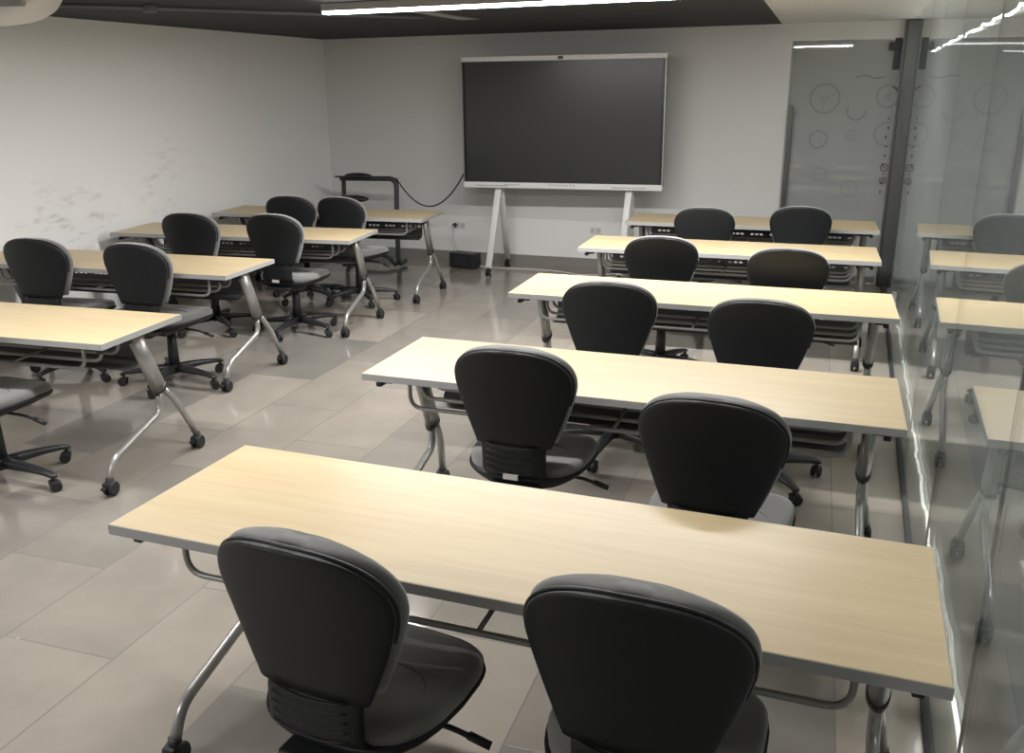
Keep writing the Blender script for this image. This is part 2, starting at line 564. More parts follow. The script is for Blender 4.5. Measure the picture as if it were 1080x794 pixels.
# corner post between the partition and the glass door
mb = MB()
px_, py_ = glass_x(9.25) + 0.01, 9.30
for (ox, oy, sx, sy_) in ((0, 0, 0.115, 0.13), (-0.067, 0.01, 0.018, 0.10), (0.066, -0.02, 0.016, 0.06)):
    mb.box((px_ + ox, py_ + oy, 1.19), (sx, sy_, 2.38), rz=-0.05)
struct(mb.build('trim_5', M['post'], bevel=0.004))
# corridor beyond the glass
def cor_x(y): return glass_x(y) + CW
quad_slab('wall_corridor', [(cor_x(Y0), Y0, 0), (cor_x(12), 12, 0), (cor_x(12), 12, 2.6), (cor_x(Y0), Y0, 2.6)], 0.15, M['corridor_wall'], (1, 0, 0)).name = 'wall_right'
quad_slab('wall_far', [(-0.6, 11.3, 0), (cor_x(11.3) + .1, 11.3, 0), (cor_x(11.3) + .1, 11.3, 2.6), (-0.6, 11.3, 2.6)], 0.15, M['corridor_wall'], (0, 1, 0))
quad_slab('wall_side', [(-0.6, 9.575, 0), (-0.6, 11.3, 0), (-0.6, 11.3, 2.6), (-0.6, 9.575, 2.6)], 0.12, M['corridor_wall'], (-1, 0, 0))
quad_slab('ceiling_corridor', [(glass_x(Y0) + 0.12, Y0, 2.42), (cor_x(Y0) + .1, Y0, 2.42), (cor_x(12) + .1, 12, 2.42), (-0.6, 12, 2.42), (-0.6, 9.5, 2.42), (glass_x(9.5) + 0.12, 9.5, 2.42)], 0.1, M['ceil_white'], (0, 0, 1))

# ------------------------------------------------------------------ glass door
BR = -math.atan(0.045)
door = bpy.data.objects.new('door_1', None); COL.objects.link(door)
door.location = (0.0, back_y(0.0) + 0.03, 0); door.rotation_euler.z = BR
struct(door)
mb = MB(); mb.box((0.435, 0, 1.115), (0.93, 0.012, 2.21))
leaf = struct(mb.build('door_glass', M['door_glass'], door))
mb = MB()
mb.box((-0.004, -0.055, 1.02), (0.042, 0.026, 1.26), bev=0.006)
for z in (0.55, 1.5):
    mb.cyl((-0.008, -0.05, z), (-0.008, -0.004, z), 0.009, 10)
hd = struct(mb.build('door_handle', M['handle'], door))
mb = MB()
mb.box((0.872, -0.012, 2.10), (0.06, 0.05, 0.27), bev=0.005)
mb.box((0.845, -0.02, 2.165), (0.10, 0.06, 0.07), bev=0.005)
struct(mb.build('hinge', M['dark_metal'], door))
mb = MB(); mb.box((-0.036, -0.006, 1.115), (0.016, 0.05, 2.22))
struct(mb.build('door_frame', M['grey_plastic'], door))

def gear(name, cx_, cz_, r, teeth, hub=True, spokes=0, th=0.009, m=None, arc=(0, 1)):
    """ring with teeth, cut from film, on the room side of the door glass"""
    mb = MB()
    y = -0.0072
    n = 48
    def seg_ring(r0, r1, a0=0.0, a1=1.0):
        kk = max(6, int(n * (a1 - a0)))
        for i in range(kk):
            t0, t1 = 2 * PI * (a0 + (a1 - a0) * i / kk), 2 * PI * (a0 + (a1 - a0) * (i + 1) / kk)
            pts = [(cx_ + r0 * math.cos(t0), y, cz_ + r0 * math.sin(t0)), (cx_ + r1 * math.cos(t0), y, cz_ + r1 * math.sin(t0)),
                   (cx_ + r1 * math.cos(t1), y, cz_ + r1 * math.sin(t1)), (cx_ + r0 * math.cos(t1), y, cz_ + r0 * math.sin(t1))]
            mb.prism(pts, (0, -0.0006, 0))
    seg_ring(r - th, r, *arc)
    for i in range(teeth):
        f = i / teeth
        if not (arc[0] <= f <= arc[1]):
            continue
        t = 2 * PI * f
        T = Matrix.Translation((cx_ + math.cos(t) * (r + 0.005), y - 0.0003, cz_ + math.sin(t) * (r + 0.005))) @ Matrix.Rotation(-t, 4, 'Y')
        mb.box((0, 0, 0), (0.013, 0.0006, r * 0.10), mat=T)
    if hub:
        seg_ring(r * 0.16, r * 0.16 + th * 0.8)
    for i in range(spokes):
        t = 2 * PI * i / spokes + 0.5
        T = Matrix.Translation((cx_ + math.cos(t) * r * 0.52, y - 0.0003, cz_ + math.sin(t) * r * 0.52)) @ Matrix.Rotation(-t, 4, 'Y')
        mb.box((0, 0, 0), (r * 0.62, 0.0006, 0.004), mat=T)
    return struct(mb.build(name, m or M['decal'], door))
gear('gear_sticker', 0.286, 1.715, 0.130, 26, True, 3)
gear('gear_sticker', 0.575, 1.61, 0.085, 18, False, 0, arc=(0.45, 1.0))
gear('gear_sticker', 0.835, 1.735, 0.098, 22, True, 0, th=0.008)
gear('gear_sticker', 0.262, 1.345, 0.080, 14, False, 0)
gear('gear_sticker', 0.55, 1.39, 0.045, 12, True, 0, th=0.004)
gear('gear_sticker', 0.855, 1.40, 0.105, 16, False, 0, th=0.008, arc=(0.2, 0.85))
gear('gear_sticker', 0.870, 1.10, 0.035, 10, True, 0, th=0.008, m=M['decal_dark'])
gear('gear_sticker', 0.870, 0.98, 0.030, 10, True, 0, th=0.008, m=M['decal_dark'])
gear('gear_sticker', 0.835, 1.735, 0.098, 0, False, 0, th=0.016, m=M['decal_dark'], arc=(0.0, 0.2))
gear('gear_sticker', 0.30, 1.02, 0.060, 12, True, 0, th=0.004)
gear('gear_sticker', 0.58, 0.90, 0.070, 14, True, 0, th=0.004)
mb = MB()
for i in range(9):
    mb.box((0.862 + 0.008 * math.sin(i * 2.3), -0.0075, 1.54 - i * 0.083), (0.020 - 0.004 * (i % 3), 0.0006, 0.010 + 0.010 * ((i * 7) % 3)), rz=0.0)
for i in range(7):
    mb.box((0.56 + i * 0.035, -0.0075, 1.905 + 0.012 * math.sin(i)), (0.03, 0.0006, 0.006))
struct(mb.build('film_mark', M['decal_dark'], door))

# ------------------------------------------------------------------ ceiling fittings
lamp_g = 'linear ceiling lamps'
def linear_lamp(x0, x1, y, label, k=1.0):
    L = x1 - x0
    xc = (x0 + x1) / 2
    t = thing('ceiling_lamp', label, 'lamp', (xc, y, ceil_z(xc)), -0.05, None)
    t.rotation_euler.y = -0.0105
    mb = MB(); mb.box((0, 0, -0.026), (L, 0.075, 0.048), bev=0.004)
    mb.build('housing', M['grey_plastic'], t)
    mb = MB(); mb.box((0, 0, -0.058), (L - 0.01, 0.070, 0.018), bev=0.004)
    mb.build('diffuser', M['lamp'], t)
    ld = bpy.data.lights.new('lamp_light', 'AREA')
    ld.shape = 'RECTANGLE'; ld.size = L - 0.02; ld.size_y = 0.055
    ld.energy = LAMP_POWER * k; ld.spread = math.radians(LAMP_SPREAD); ld.color = (1.0, 0.985, 0.97)
    lo = bpy.data.objects.new('lamp_light', ld); COL.objects.link(lo)
    lo.parent = t; lo.location = (0, 0, -0.069)
    return t
linear_lamp(-2.96, 0.35, 5.70, 'long bright linear lamp under the dark ceiling ahead of the display')
linear_lamp(-3.9, -0.7, 2.9, 'long linear lamp under the dark ceiling over the nearest desks', 0.47)
linear_lamp(-4.7, -2.4, -0.4, 'long linear lamp under the dark ceiling behind the viewer', 0.55)

# slatted air grille
t = thing('air_grille', 'narrow slatted air grille in the dark ceiling behind the lamp', 'vent', (-2.56, 6.9, ceil_z(-2.56)), -0.07)
mb = MB()
for sx in (-0.075, 0.075):
    mb.box((sx, 0, -0.006), (0.018, 1.08, 0.012))
for s_ in (-0.53, 0.53):
    mb.box((0, s_, -0.006), (0.15, 0.018, 0.012))
mb.build('frame', M['duct'], t)
mb = MB()
for i in range(24):
    mb.box((0, -0.5 + i * 1.0 / 23, -0.007), (0.14, 0.013, 0.010))
mb.build('slats', M['grey_plastic'], t)

# conduit with a junction box
t = thing('conduit', 'grey conduit pipe with junction box across the dark ceiling near the left wall', 'pipe')
mb = MB(); mb.tube([(-4.35, 4.9, ceil_z(-4.35) - 0.022), (-3.95, 5.35, ceil_z(-3.95) - 0.022), (-3.35, 6.1, ceil_z(-3.3) - 0.022), (-2.7, 6.85, ceil_z(-2.7) - 0.022)], 0.014, 8)
mb.build('pipe', M['duct'], t)
mb = MB(); mb.cyl((-3.95, 5.35, ceil_z(-3.95)), (-3.95, 5.35, ceil_z(-3.95) - 0.05), 0.045, 16, bev=0.005)
mb.build('junction_box', M['duct'], t)

# ceiling hung air conditioner, its right end is in view
t = thing('air_conditioner', 'white ceiling hung air conditioner with rounded end at the upper left', 'air conditioner', (-4.56, 4.52, 2.165), -0.03)
def ac_ring(x, sc_):
    out = []
    prof = [(-0.16, 0.16), (-0.16, 0.05), (-0.15, 0.015), (-0.11, 0.0), (0.0, -0.005), (0.10, 0.01), (0.15, 0.05), (0.16, 0.10), (0.16, 0.16)]
    for (py, pz) in prof:
        out.append((x, py * (0.55 + 0.45 * sc_), 0.16 - (0.16 - pz) * sc_))
    return out
mb = MB()
rows = []
for i in range(15):
    x = -0.62 + 0.62 * 2 * i / 14
    d = max(0.0, (abs(x) - 0.22) / 0.40)
    rows.append(ac_ring(x, max(0.12, math.sqrt(max(0.0, 1 - d ** 2.2)))))
mb.rings(rows, True, True)
body = mb.build('body', M['white_plastic'], t)
mb = MB(); mb.box((0.03, -0.148, 0.118), (1.06, 0.03, 0.070), bev=0.006)
mb.build('air_outlet', M['grey_plastic'], t)
mb = MB()
mb.box((-0.05, -0.166, 0.120), (0.86, 0.010, 0.044), bev=0.003)
mb.build('louvre', M['white_plastic'], t)
mb = MB(); mb.box((0.22, -0.156, 0.046), (0.10, 0.014, 0.012), bev=0.002)
mb.build('sensor_slot', M['grey_plastic'], t)
for xx in (-0.35, 0.35):
    mb = MB(); mb.cyl((xx, 0.05, 0.15), (xx, 0.05, 0.175), 0.03, 12)
    mb.build('hanger', M['grey_plastic'], t)

# ------------------------------------------------------------------ interactive display on its stand
SY = 8.95
dsp = thing('display_screen', 'large black flat display with silver frame bars in front of the wall', 'display', (-2.125, SY, 0.868), -0.012)
dsp.rotation_euler.y = -0.008
mb = MB(); mb.box((0, 0.05, 0.625), (1.985, 0.075, 1.20), bev=0.008); mb.build('casing', M['bezel'], dsp)
mb = MB(); mb.box((0, 0.0095, 0.628), (1.935, 0.008, 1.135)); mb.build('screen', M['screen'], dsp)
mb = MB(); mb.box((0, 0.03, 1.222), (2.0, 0.09, 0.046), bev=0.006); top = mb.build('top_bar', M['screen_frame'], dsp)
mb = MB(); mb.box((0.0, -0.019, 1.222), (0.05, 0.012, 0.026), bev=0.004); mb.cyl((0, -0.024, 1.222), (0, -0.029, 1.222), 0.009, 14)
mb.build('camera', M['bezel'], dsp)
mb = MB(); mb.box((0, 0.03, 0.027), (2.0, 0.095, 0.056), bev=0.006); bot = mb.build('bottom_bar', M['screen_frame'], dsp)
for x0_ in (-0.86, 0.52):
    mb = MB()
    for i in range(16):
        mb.box((x0_ + i * 0.021, -0.0185, 0.022), (0.014, 0.004, 0.010))
    mb.build('speaker_grille', M['grey_plastic'], bot)
mb = MB()
for i in range(8):
    mb.box((-0.10 + i * 0.034, -0.0185, 0.036), (0.016, 0.004, 0.008))
mb.build('button_row', M['grey_plastic'], bot)
mb = MB()
for i in range(6):
    mb.box((-0.56 + i * 0.028, -0.0185, 0.034), (0.016, 0.004, 0.008))
mb.build('button_row', M['grey_plastic'], bot)
for s_ in (-1, 1):
    mb = MB(); mb.box((s_ * 0.9965, 0.03, 0.625), (0.010, 0.09, 1.16)); mb.build('side_rim', M['alu'], dsp)

st = thing('display_stand', 'white rolling A-frame stand under the large black display', 'stand', (-2.12, SY, 0), -0.012)
for s_ in (-1, 1):
    xx = s_ * 0.665
    def flat_leg(pts, hw, hd):
        m_ = MB()
        P_ = [Vector(p) for p in pts]
        rs = []
        for i, p in enumerate(P_):
            d = (P_[min(i + 1, len(P_) - 1)] - P_[max(i - 1, 0)]).normalized()
            n_ = d.cross(Vector((1, 0, 0))).normalized()
            rs.append([p + Vector((X, 0, 0)) + n_ * Y for (X, Y, _) in super_loop(hw, hd, 4.5, 20, 0, 0, 0)])
        return m_.rings(rs)
    mb = flat_leg([(xx, 0.118, 0.93), (xx, 0.085, 0.87), (xx, 0.055, 0.82), (xx - 0.015, -0.235, 0.085)], 0.033, 0.017)
    fl = mb.build('front_leg', M['screen_frame'], st)
    mb = flat_leg([(xx, 0.130, 0.90), (xx + 0.004, 0.140, 0.85), (xx + 0.005, 0.152, 0.80), (xx + 0.01, 0.335, 0.085)], 0.030, 0.016)
    rl = mb.build('rear_leg', M['screen_frame'], st)
    mb = MB(); mb.box((xx, 0.125, 1.22), (0.07, 0.05, 0.66), bev=0.005)
    mb.build('upright', M['screen_frame'], st)
    for (yy, xo, par) in ((-0.235, -0.015, fl), (0.335, 0.01, rl)):
        mb = MB()
        for q in (-1, 1):
            mb.cyl((xx + xo + q * 0.008, yy, 0.038), (xx + xo + q * 0.026, yy, 0.038), 0.038, 20, bev=0.005)
        mb.box((xx + xo, yy, 0.068), (0.030, 0.036, 0.040), bev=0.006)
        c_ = mb.build('caster', M['rubber'], par)
        mb = MB()
        for q in (-1, 1):
            mb.cyl((xx + xo + q * 0.026, yy, 0.038), (xx + xo + q * 0.029, yy, 0.038), 0.022, 16)
        mb.cyl((xx + xo, yy, 0.08), (xx + xo, yy, 0.10), 0.022, 14)
        mb.build('wheel_cap', M['chrome'], par)
for zz in (0.98, 1.46):
    mb = MB(); mb.box((0, 0.120, zz), (1.30, 0.03, 0.05), bev=0.004); mb.build('crossbar', M['screen_frame'], st)

# ------------------------------------------------------------------ desks
DW, DD, DH = 2.0, 0.59, 0.75
def make_desk(label):
    t = thing('folding_desk', label, 'desk')
    mb = MB(); mb.box((0, 0, DH - 0.0135), (DW - 0.004, DD - 0.004, 0.027)); mb.build('desktop', M['wood'], t, bevel=0.0015)
    mb = MB()
    for s_ in (-1, 1):
        mb.box((0, s_ * (DD / 2 - 0.0015), DH - 0.0145), (DW, 0.003, 0.027))
        mb.box((s_ * (DW / 2 - 0.0015), 0, DH - 0.0145), (0.003, DD - 0.006, 0.027))
    mb.build('edge_band', M['edge'], t)
    # cross beam
    mb = MB(); mb.box((0, 0.055, 0.675), (1.80, 0.05, 0.035), bev=0.004); mb.build('crossbeam', M['dark_metal'], t)
    # perforated modesty panel, bent towards the knees at the bottom
    mb = MB()
    yy, x0_, x1_ = 0.165, -0.84, 0.84
    zs = [0.705, 0.672, 0.658, 0.626, 0.612, 0.575]
    mb.box((0, yy, (zs[0] + zs[1]) / 2), (x1_ - x0_, 0.003, zs[0] - zs[1]))
    mb.box((0, yy, (zs[2] + zs[3]) / 2), (x1_ - x0_, 0.003, zs[2] - zs[3]))
    mb.box((0, yy, (zs[4] + zs[5]) / 2), (x1_ - x0_, 0.003, zs[4] - zs[5]))
    for (za, zb) in ((zs[1], zs[2]), (zs[3], zs[4])):
        x = x0_
        i = 0
        while x < x1_ - 1e-6:
            solid = (0.058 if i % 3 == 0 else 0.014)
            xe = min(x1_, x + solid)
            mb.box(((x + xe) / 2, yy, (za + zb) / 2), (xe - x, 0.003, za - zb))
            x = xe + 0.024
            i += 1
    prev = (yy, 0.575)
    for (a, b) in ((0.160, 0.548), (0.142, 0.526), (0.11, 0.515), (0.05, 0.512)):
        mb.prism([(x0_, prev[0], prev[1]), (x1_, prev[0], prev[1]), (x1_, a, b), (x0_, a, b)], (0, 0.002, 0.0025))
        prev = (a, b)
    mb.build('modesty_panel', M['panel'], t)
    for s_ in (-0.72, 0.72):
        mb = MB(); mb.box((s_, 0.125, 0.685), (0.03, 0.09, 0.06), bev=0.003); mb.build('panel_bracket', M['dark_metal'], t)
    # wire book shelf: three long hoops with cross wires
    for (yy, dz) in ((-0.215, 0.0), (-0.10, 0.004), (0.02, 0.008)):
        mb = MB()
        mb.tube([(-0.83, yy, 0.725), (-0.83, yy, 0.600 + dz), (0.83, yy, 0.600 + dz), (0.83, yy, 0.725)], 0.0085, 10, bend=0.055)
        mb.build('shelf_hoop', M['rail'], t)
    for xx in (-0.42, 0.0, 0.42):
        mb = MB(); mb.tube([(xx, -0.215, 0.602), (xx, 0.02, 0.610)], 0.007, 8); mb.build('shelf_crossbar', M['rail'], t)
    # release latch under the near edge at both ends
    for s_ in (-1, 1):
        mb = MB(); mb.box((s_ * 0.925, -0.21, 0.711), (0.06, 0.07, 0.022), bev=0.004)
        mb.box((s_ * 0.945, -0.235, 0.698), (0.025, 0.05, 0.018), bev=0.004)
        mb.build('latch', M['black'], t)
    for s_ in (-1, 1):
        X = s_ * 0.91
        # oval post, leaning away from the sitter
        mb = MB()
        a, b = Vector((X, 0.03, 0.722)), Vector((X, 0.175, 0.392))
        ax = (b - a).normalized()
        v_ = ax.cross(Vector((1, 0, 0))).normalized()
        rs = []
        for p in (a, b):
            rs.append([p + Vector((1, 0, 0)) * math.cos(2 * PI * i / 20) * 0.026 + v_ * math.sin(2 * PI * i / 20) * 0.047 for i in range(20)])
        mb.rings(rs)
        post = mb.build('leg_post', M['steel'], t)
        mb = MB()
        rs = []
        for (p, q) in ((b - ax * 0.012, 1.08), (b + ax * 0.010, 1.08)):
            rs.append([p + Vector((1, 0, 0)) * math.cos(2 * PI * i / 20) * 0.027 * q + v_ * math.sin(2 * PI * i / 20) * 0.048 * q for i in range(20)])
        mb.rings(rs)
        mb.build('collar', M['black'], post)
        mb = MB(); mb.box((X - s_ * 0.02, 0.045, 0.695), (0.07, 0.12, 0.05), bev=0.006); mb.build('pivot_bracket', M['dark_metal'], post)
        front = [b + ax * 0.005 + v_ * 0.014 * (-1 if v_.y > 0 else 1), (X, 0.165, 0.275), (X, -0.215, 0.165), (X - s_ * 0.0, -0.258, 0.072)]
        rear = [b + ax * 0.005 + v_ * 0.016 * (1 if v_.y > 0 else -1), (X + s_ * 0.014, 0.285, 0.285), (X + s_ * 0.045, 0.375, 0.072)]
        for pts, bd in ((front, 0.085), (rear, 0.10)):
            mb = MB(); mb.tube(pts, 0.0165, 14, bend=bd)
            ft = mb.build('foot_tube', M['steel'], t)
            p = Vector(pts[-1])
            mb = MB()
            for q in (-1, 1):
                mb.cyl((p.x + q * 0.006, p.y, 0.036), (p.x + q * 0.026, p.y, 0.036), 0.036, 20, bev=0.006)
            mb.cyl((p.x, p.y, 0.045), (p.x, p.y, 0.086), 0.019, 14)
            mb.box((p.x, p.y - 0.012, 0.058), (0.040, 0.050, 0.026), bev=0.008)
            mb.box((p.x, p.y - 0.046, 0.050), (0.022, 0.028, 0.010), bev=0.003)
            mb.build('caster', M['rubber'], ft)
    return t

DESKS = [  # x, y, yaw, label
    (-0.596, 2.001, -0.067, 'nearest maple topped desk in the right block, with the two big foreground chairs'),
    (-0.535, 3.411, -0.043, 'maple topped desk directly ahead of the nearest one on the right'),
    (-0.405, 5.006, -0.032, 'third maple topped desk from the front of the photo in the right block'),
    (-0.361, 6.581, -0.017, 'fourth maple topped desk, last but one before the glass door'),
    (-0.262, 7.962, -0.015, 'farthest maple topped desk of the right block, nearest the glass door'),
    (-3.839, 3.516, 0.015, 'nearest maple topped desk of the left block, cut by the left picture edge'),
    (-4.188, 5.013, 0.022, 'second desk of the left block, in front of the scuffed wall'),
    (-4.064, 6.377, 0.060, 'third desk of the left block, touching the left wall'),
    (-3.966, 7.598, 0.050, 'farthest desk of the left block, before the black metal frame'),
]
proto_desk = None
for (x, y, a, lab) in DESKS:
    if proto_desk is None:
        d = proto_desk = make_desk(lab)
    else:
        d = copy_tree(proto_desk)
    d.location = (x, y, 0)
    d.rotation_euler.z = a
    tag(d, lab, 'desk', 'folding desks on casters')

# ------------------------------------------------------------------ chairs
def interp(tab, z):
    for (a, b) in zip(tab[:-1], tab[1:]):
        if a[0] <= z <= b[0]:
            t = (z - a[0]) / (b[0] - a[0])
            t2 = t * t * (3 - 2 * t) * 0.4 + t * 0.6
            return a[1] + (b[1] - a[1]) * t2
    return tab[0][1] if z < tab[0][0] else tab[-1][1]

ZT = 0.945
def back_hw(z):             # half width of the shield shaped back
    u = (z - 0.81)
    if u >= 0:
        q = u / (ZT - 0.81)
        return 0.224 * max(0.0, 1 - q ** 2.4) ** (1 / 2.6)
    q = -u / (0.81 - 0.575)
    return 0.224 - 0.078 * q ** 1.3
def back_y0(z):             # line of the back, leaning away from the sitter; the sitter faces +y
    return -0.205 - 0.055 * ((z - 0.46) / 0.485) ** 1.0 + 0.018 * math.sin(PI * (z - 0.46) / 0.485)

def make_chair(label):
    t = thing('office_chair', label, 'chair')
    # --- back shell (black plastic)
    def slab(y_in, y_out, zlo, inset, rows_n=26, k_curve=0.55, round_=0.010):
        mb_rows = []
        seg = 28
        zt = ZT - inset
        for i in range(rows_n + 1):
            f = i / rows_n
            z = zlo + (zt - zlo) * (1 - (1 - f) ** 1.7)
            z = min(z, zt - 0.0006)
            hw = max(0.012, back_hw(min(ZT - 0.0002, z + inset * (1 if z > 0.81 else 0))) - inset)
            yc = back_y0(z)
            th = (y_out - y_in) / 2
            ym = (y_out + y_in) / 2
            edge = 1.0
            if f < 0.04:
                edge = 0.72
            if f > 0.96:
                edge = 0.62
            loop = []
            for j in range(seg):
                a = 2 * PI * j / seg
                c, s = math.cos(a), math.sin(a)
                X = hw * math.copysign(abs(c) ** (2 / 3.2), c)
                Y = th * edge * math.copysign(abs(s) ** (2 / 2.4), s)
                loop.append((X, yc + ym + Y + k_curve * X * X, z))
            mb_rows.append(loop)
        return mb_rows
    mb = MB(); mb.rings(slab(-0.012, 0.014, 0.572, 0.0))
    # narrow spine below the shield, running under the seat
    rs = []
    for i in range(15):
        f = i / 14
        z = 0.61 - 0.195 * f
        hw = 0.128 - 0.008 * f
        yc = back_y0(max(0.46, z)) + 0.004 + 0.050 * max(0.0, f - 0.72) / 0.28
        rs.append([(X, Y + 0.5 * X * X, z) for (X, Y, _) in super_loop(hw, 0.017, 3.4, 28, 0, yc + 0.022 * max(0.0, 1 - f / 0.30), z)])
    mb.rings(rs)
    for i in range(5):
        z = 0.565 - i * 0.025
        yb = back_y0(z) - 0.0125
        pts = []
        for j in range(9):
            f = j / 8 - 0.5
            pts.append((f * 0.20 - 0.004, yb + 0.0015 + 0.5 * (f * 0.20) ** 2, z + 0.014 * (abs(f) * 2) ** 2 - 0.004))
        mb.tube(pts, 0.0026, 6)
    shell = mb.build('back_shell', M['shell'], t)
    # --- back cushion
    mb = MB(); mb.rings(slab(0.010, 0.078, 0.585, -0.006))
    cush = mb.build('back_cushion', M['fabric'], t)
    # piping between shell and cushion
    pts = []
    for i in range(41):
        a = -0.35 + (PI + 0.7) * i / 40
        z = 0.81 + (ZT - 0.81 + 0.002) * math.sin(a) if math.sin(a) > 0 else 0.81 + 0.20 * math.sin(a)
        hw = back_hw(min(z, ZT - 0.001)) + 0.002
        X = hw * (1 if math.cos(a) > 0 else -1)
        if math.sin(a) > 0:
            X = (back_hw(0.81) + 0.002) * math.copysign(abs(math.cos(a)) ** 0.93, math.cos(a))
            # stay on the outline
            q = min(1.0, abs(X) / 0.2265)
            z = 0.81 + (ZT - 0.81) * max(0.0, 1 - q ** 2.6) ** (1 / 2.4)
        pts.append((X, back_y0(z) + 0.013 + 0.55 * X * X, z))
    mb = MB(); mb.tube(pts, 0.0045, 6)
    mb.build('piping', M['black'], cush)
    # --- seat
    def seat_rings(levels, n=3.4, seg=36):
        out = []
        for (z, hx, hy, cy_) in levels:
            lp = super_loop(hx, hy, n, seg, 0, cy_, z)
            res_ = []
            for (X, Y, Z) in lp:
                d = (Y - 0.03) / 0.23
                taper = 1.0 - 0.10 * max(0.0, -d)          # a little narrower at the back
                drop = -0.022 * max(0.0, d - 0.45) ** 1.5 + 0.010 * abs(X / 0.23) ** 3
                res_.append((X * taper, Y, Z + drop))
            out.append(res_)
        return out
    SZ = 0.475
    mb = MB(); mb.rings(seat_rings([(SZ - 0.055, 0.222, 0.208, 0.05), (SZ - 0.040, 0.236, 0.221, 0.05), (SZ - 0.018, 0.238, 0.223, 0.05), (SZ - 0.004, 0.228, 0.213, 0.05),
                                    (SZ + 0.003, 0.205, 0.190, 0.045), (SZ + 0.004, 0.12, 0.12, 0.015), (SZ + 0.001, 0.02, 0.02, 0.01)]))
    seat = mb.build('seat_cushion', M['fabric'], t)
    mb = MB()
    pts = [(0.165 * math.copysign(abs(math.cos(a)) ** 0.6, math.cos(a)), 0.075 - 0.225 * (1 - math.sin(a)) * 0.45 + 0.0, SZ + 0.0045) for a in [PI * i / 24 for i in range(25)]]
    mb.tube(pts, 0.0035, 6)
    mb.build('seat_seam', M['seam'], seat)
    mb = MB(); mb.rings(seat_rings([(SZ - 0.092, 0.13, 0.14, 0.01), (SZ - 0.080, 0.19, 0.19, 0.02), (SZ - 0.060, 0.232, 0.226, 0.045), (SZ - 0.046, 0.243, 0.234, 0.045), (SZ - 0.038, 0.241, 0.232, 0.045)]))
    mb.build('seat_shell', M['shell'], t)
    # --- mechanism, levers
    mb = MB(); mb.box((0, 0.01, 0.375), (0.16, 0.24, 0.045), bev=0.008)
    mb.box((0, -0.155, 0.392), (0.19, 0.13, 0.022), bev=0.006)
    mech = mb.build('tilt_mechanism', M['black'], t)
    mb = MB(); mb.tube([(0.07, 0.03, 0.375), (0.20, 0.05, 0.365), (0.285, 0.065, 0.335)], 0.007, 8, bend=0.03)
    mb.tube([(0.245, 0.058, 0.351), (0.30, 0.068, 0.330)], 0.011, 8)
    mb.build('lever', M['black'], mech)
    mb = MB(); mb.cyl((0, -0.165, 0.40), (0, -0.165, 0.355), 0.032, 16, bev=0.004)
    mb.build('knob', M['black'], mech)
    # --- column
    mb = MB(); mb.cyl((0, 0.045, 0.10), (0, 0.045, 0.36), 0.036, 20, r2=0.027)
    mb.build('column', M['black'], t)
    # --- star base
    mb = MB(); mb.cyl((0, 0, 0.075), (0, 0, 0.128), 0.050, 24, r2=0.043, bev=0.006)
    base = mb.build('base_hub', M['black'], t, loc=(0, 0.045, 0))
    for k_ in range(5):
        A = 2 * PI * k_ / 5 + 0.31
        R_ = Matrix.Rotation(A, 4, 'Z')
        mb = MB()
        rs = []
        for (r_, hw, z0, z1) in ((0.025, 0.028, 0.078, 0.128), (0.10, 0.028, 0.080, 0.125), (0.20, 0.024, 0.082, 0.116), (0.285, 0.020, 0.077, 0.102), (0.328, 0.018, 0.069, 0.091), (0.338, 0.012, 0.070, 0.083)):
            lp = []
            for i in range(12):
                a = 2 * PI * i / 12
                c, s = math.cos(a), math.sin(a)
                lp.append(R_ @ Vector((r_, hw * math.copysign(abs(c) ** 0.6, c), (z0 + z1) / 2 + (z1 - z0) / 2 * math.copysign(abs(s) ** 0.6, s))))
            rs.append(lp)
        mb.rings(rs)
        mb.build('base_leg', M['black'], base)
        mb = MB()
        c = R_ @ Vector((0.318, 0, 0))
        Q = Matrix.Translation((c.x, c.y, 0)) @ Matrix.Rotation(A + 0.9 + k_ * 1.7, 4, 'Z')
        for q in (-1, 1):
            mb.cyl(Q @ Vector((0.010, q * 0.006, 0.0265)), Q @ Vector((0.010, q * 0.023, 0.0265)), 0.0265, 18, bev=0.004)
        mb.box((0.002, 0, 0.046), (0.046, 0.040, 0.020), mat=Q, bev=0.007)
        mb.cyl(Q @ Vector((0, 0, 0.045)), Q @ Vector((0, 0, 0.075)), 0.009, 10)
        mb.build('caster', M['rubber'], base)
    return t

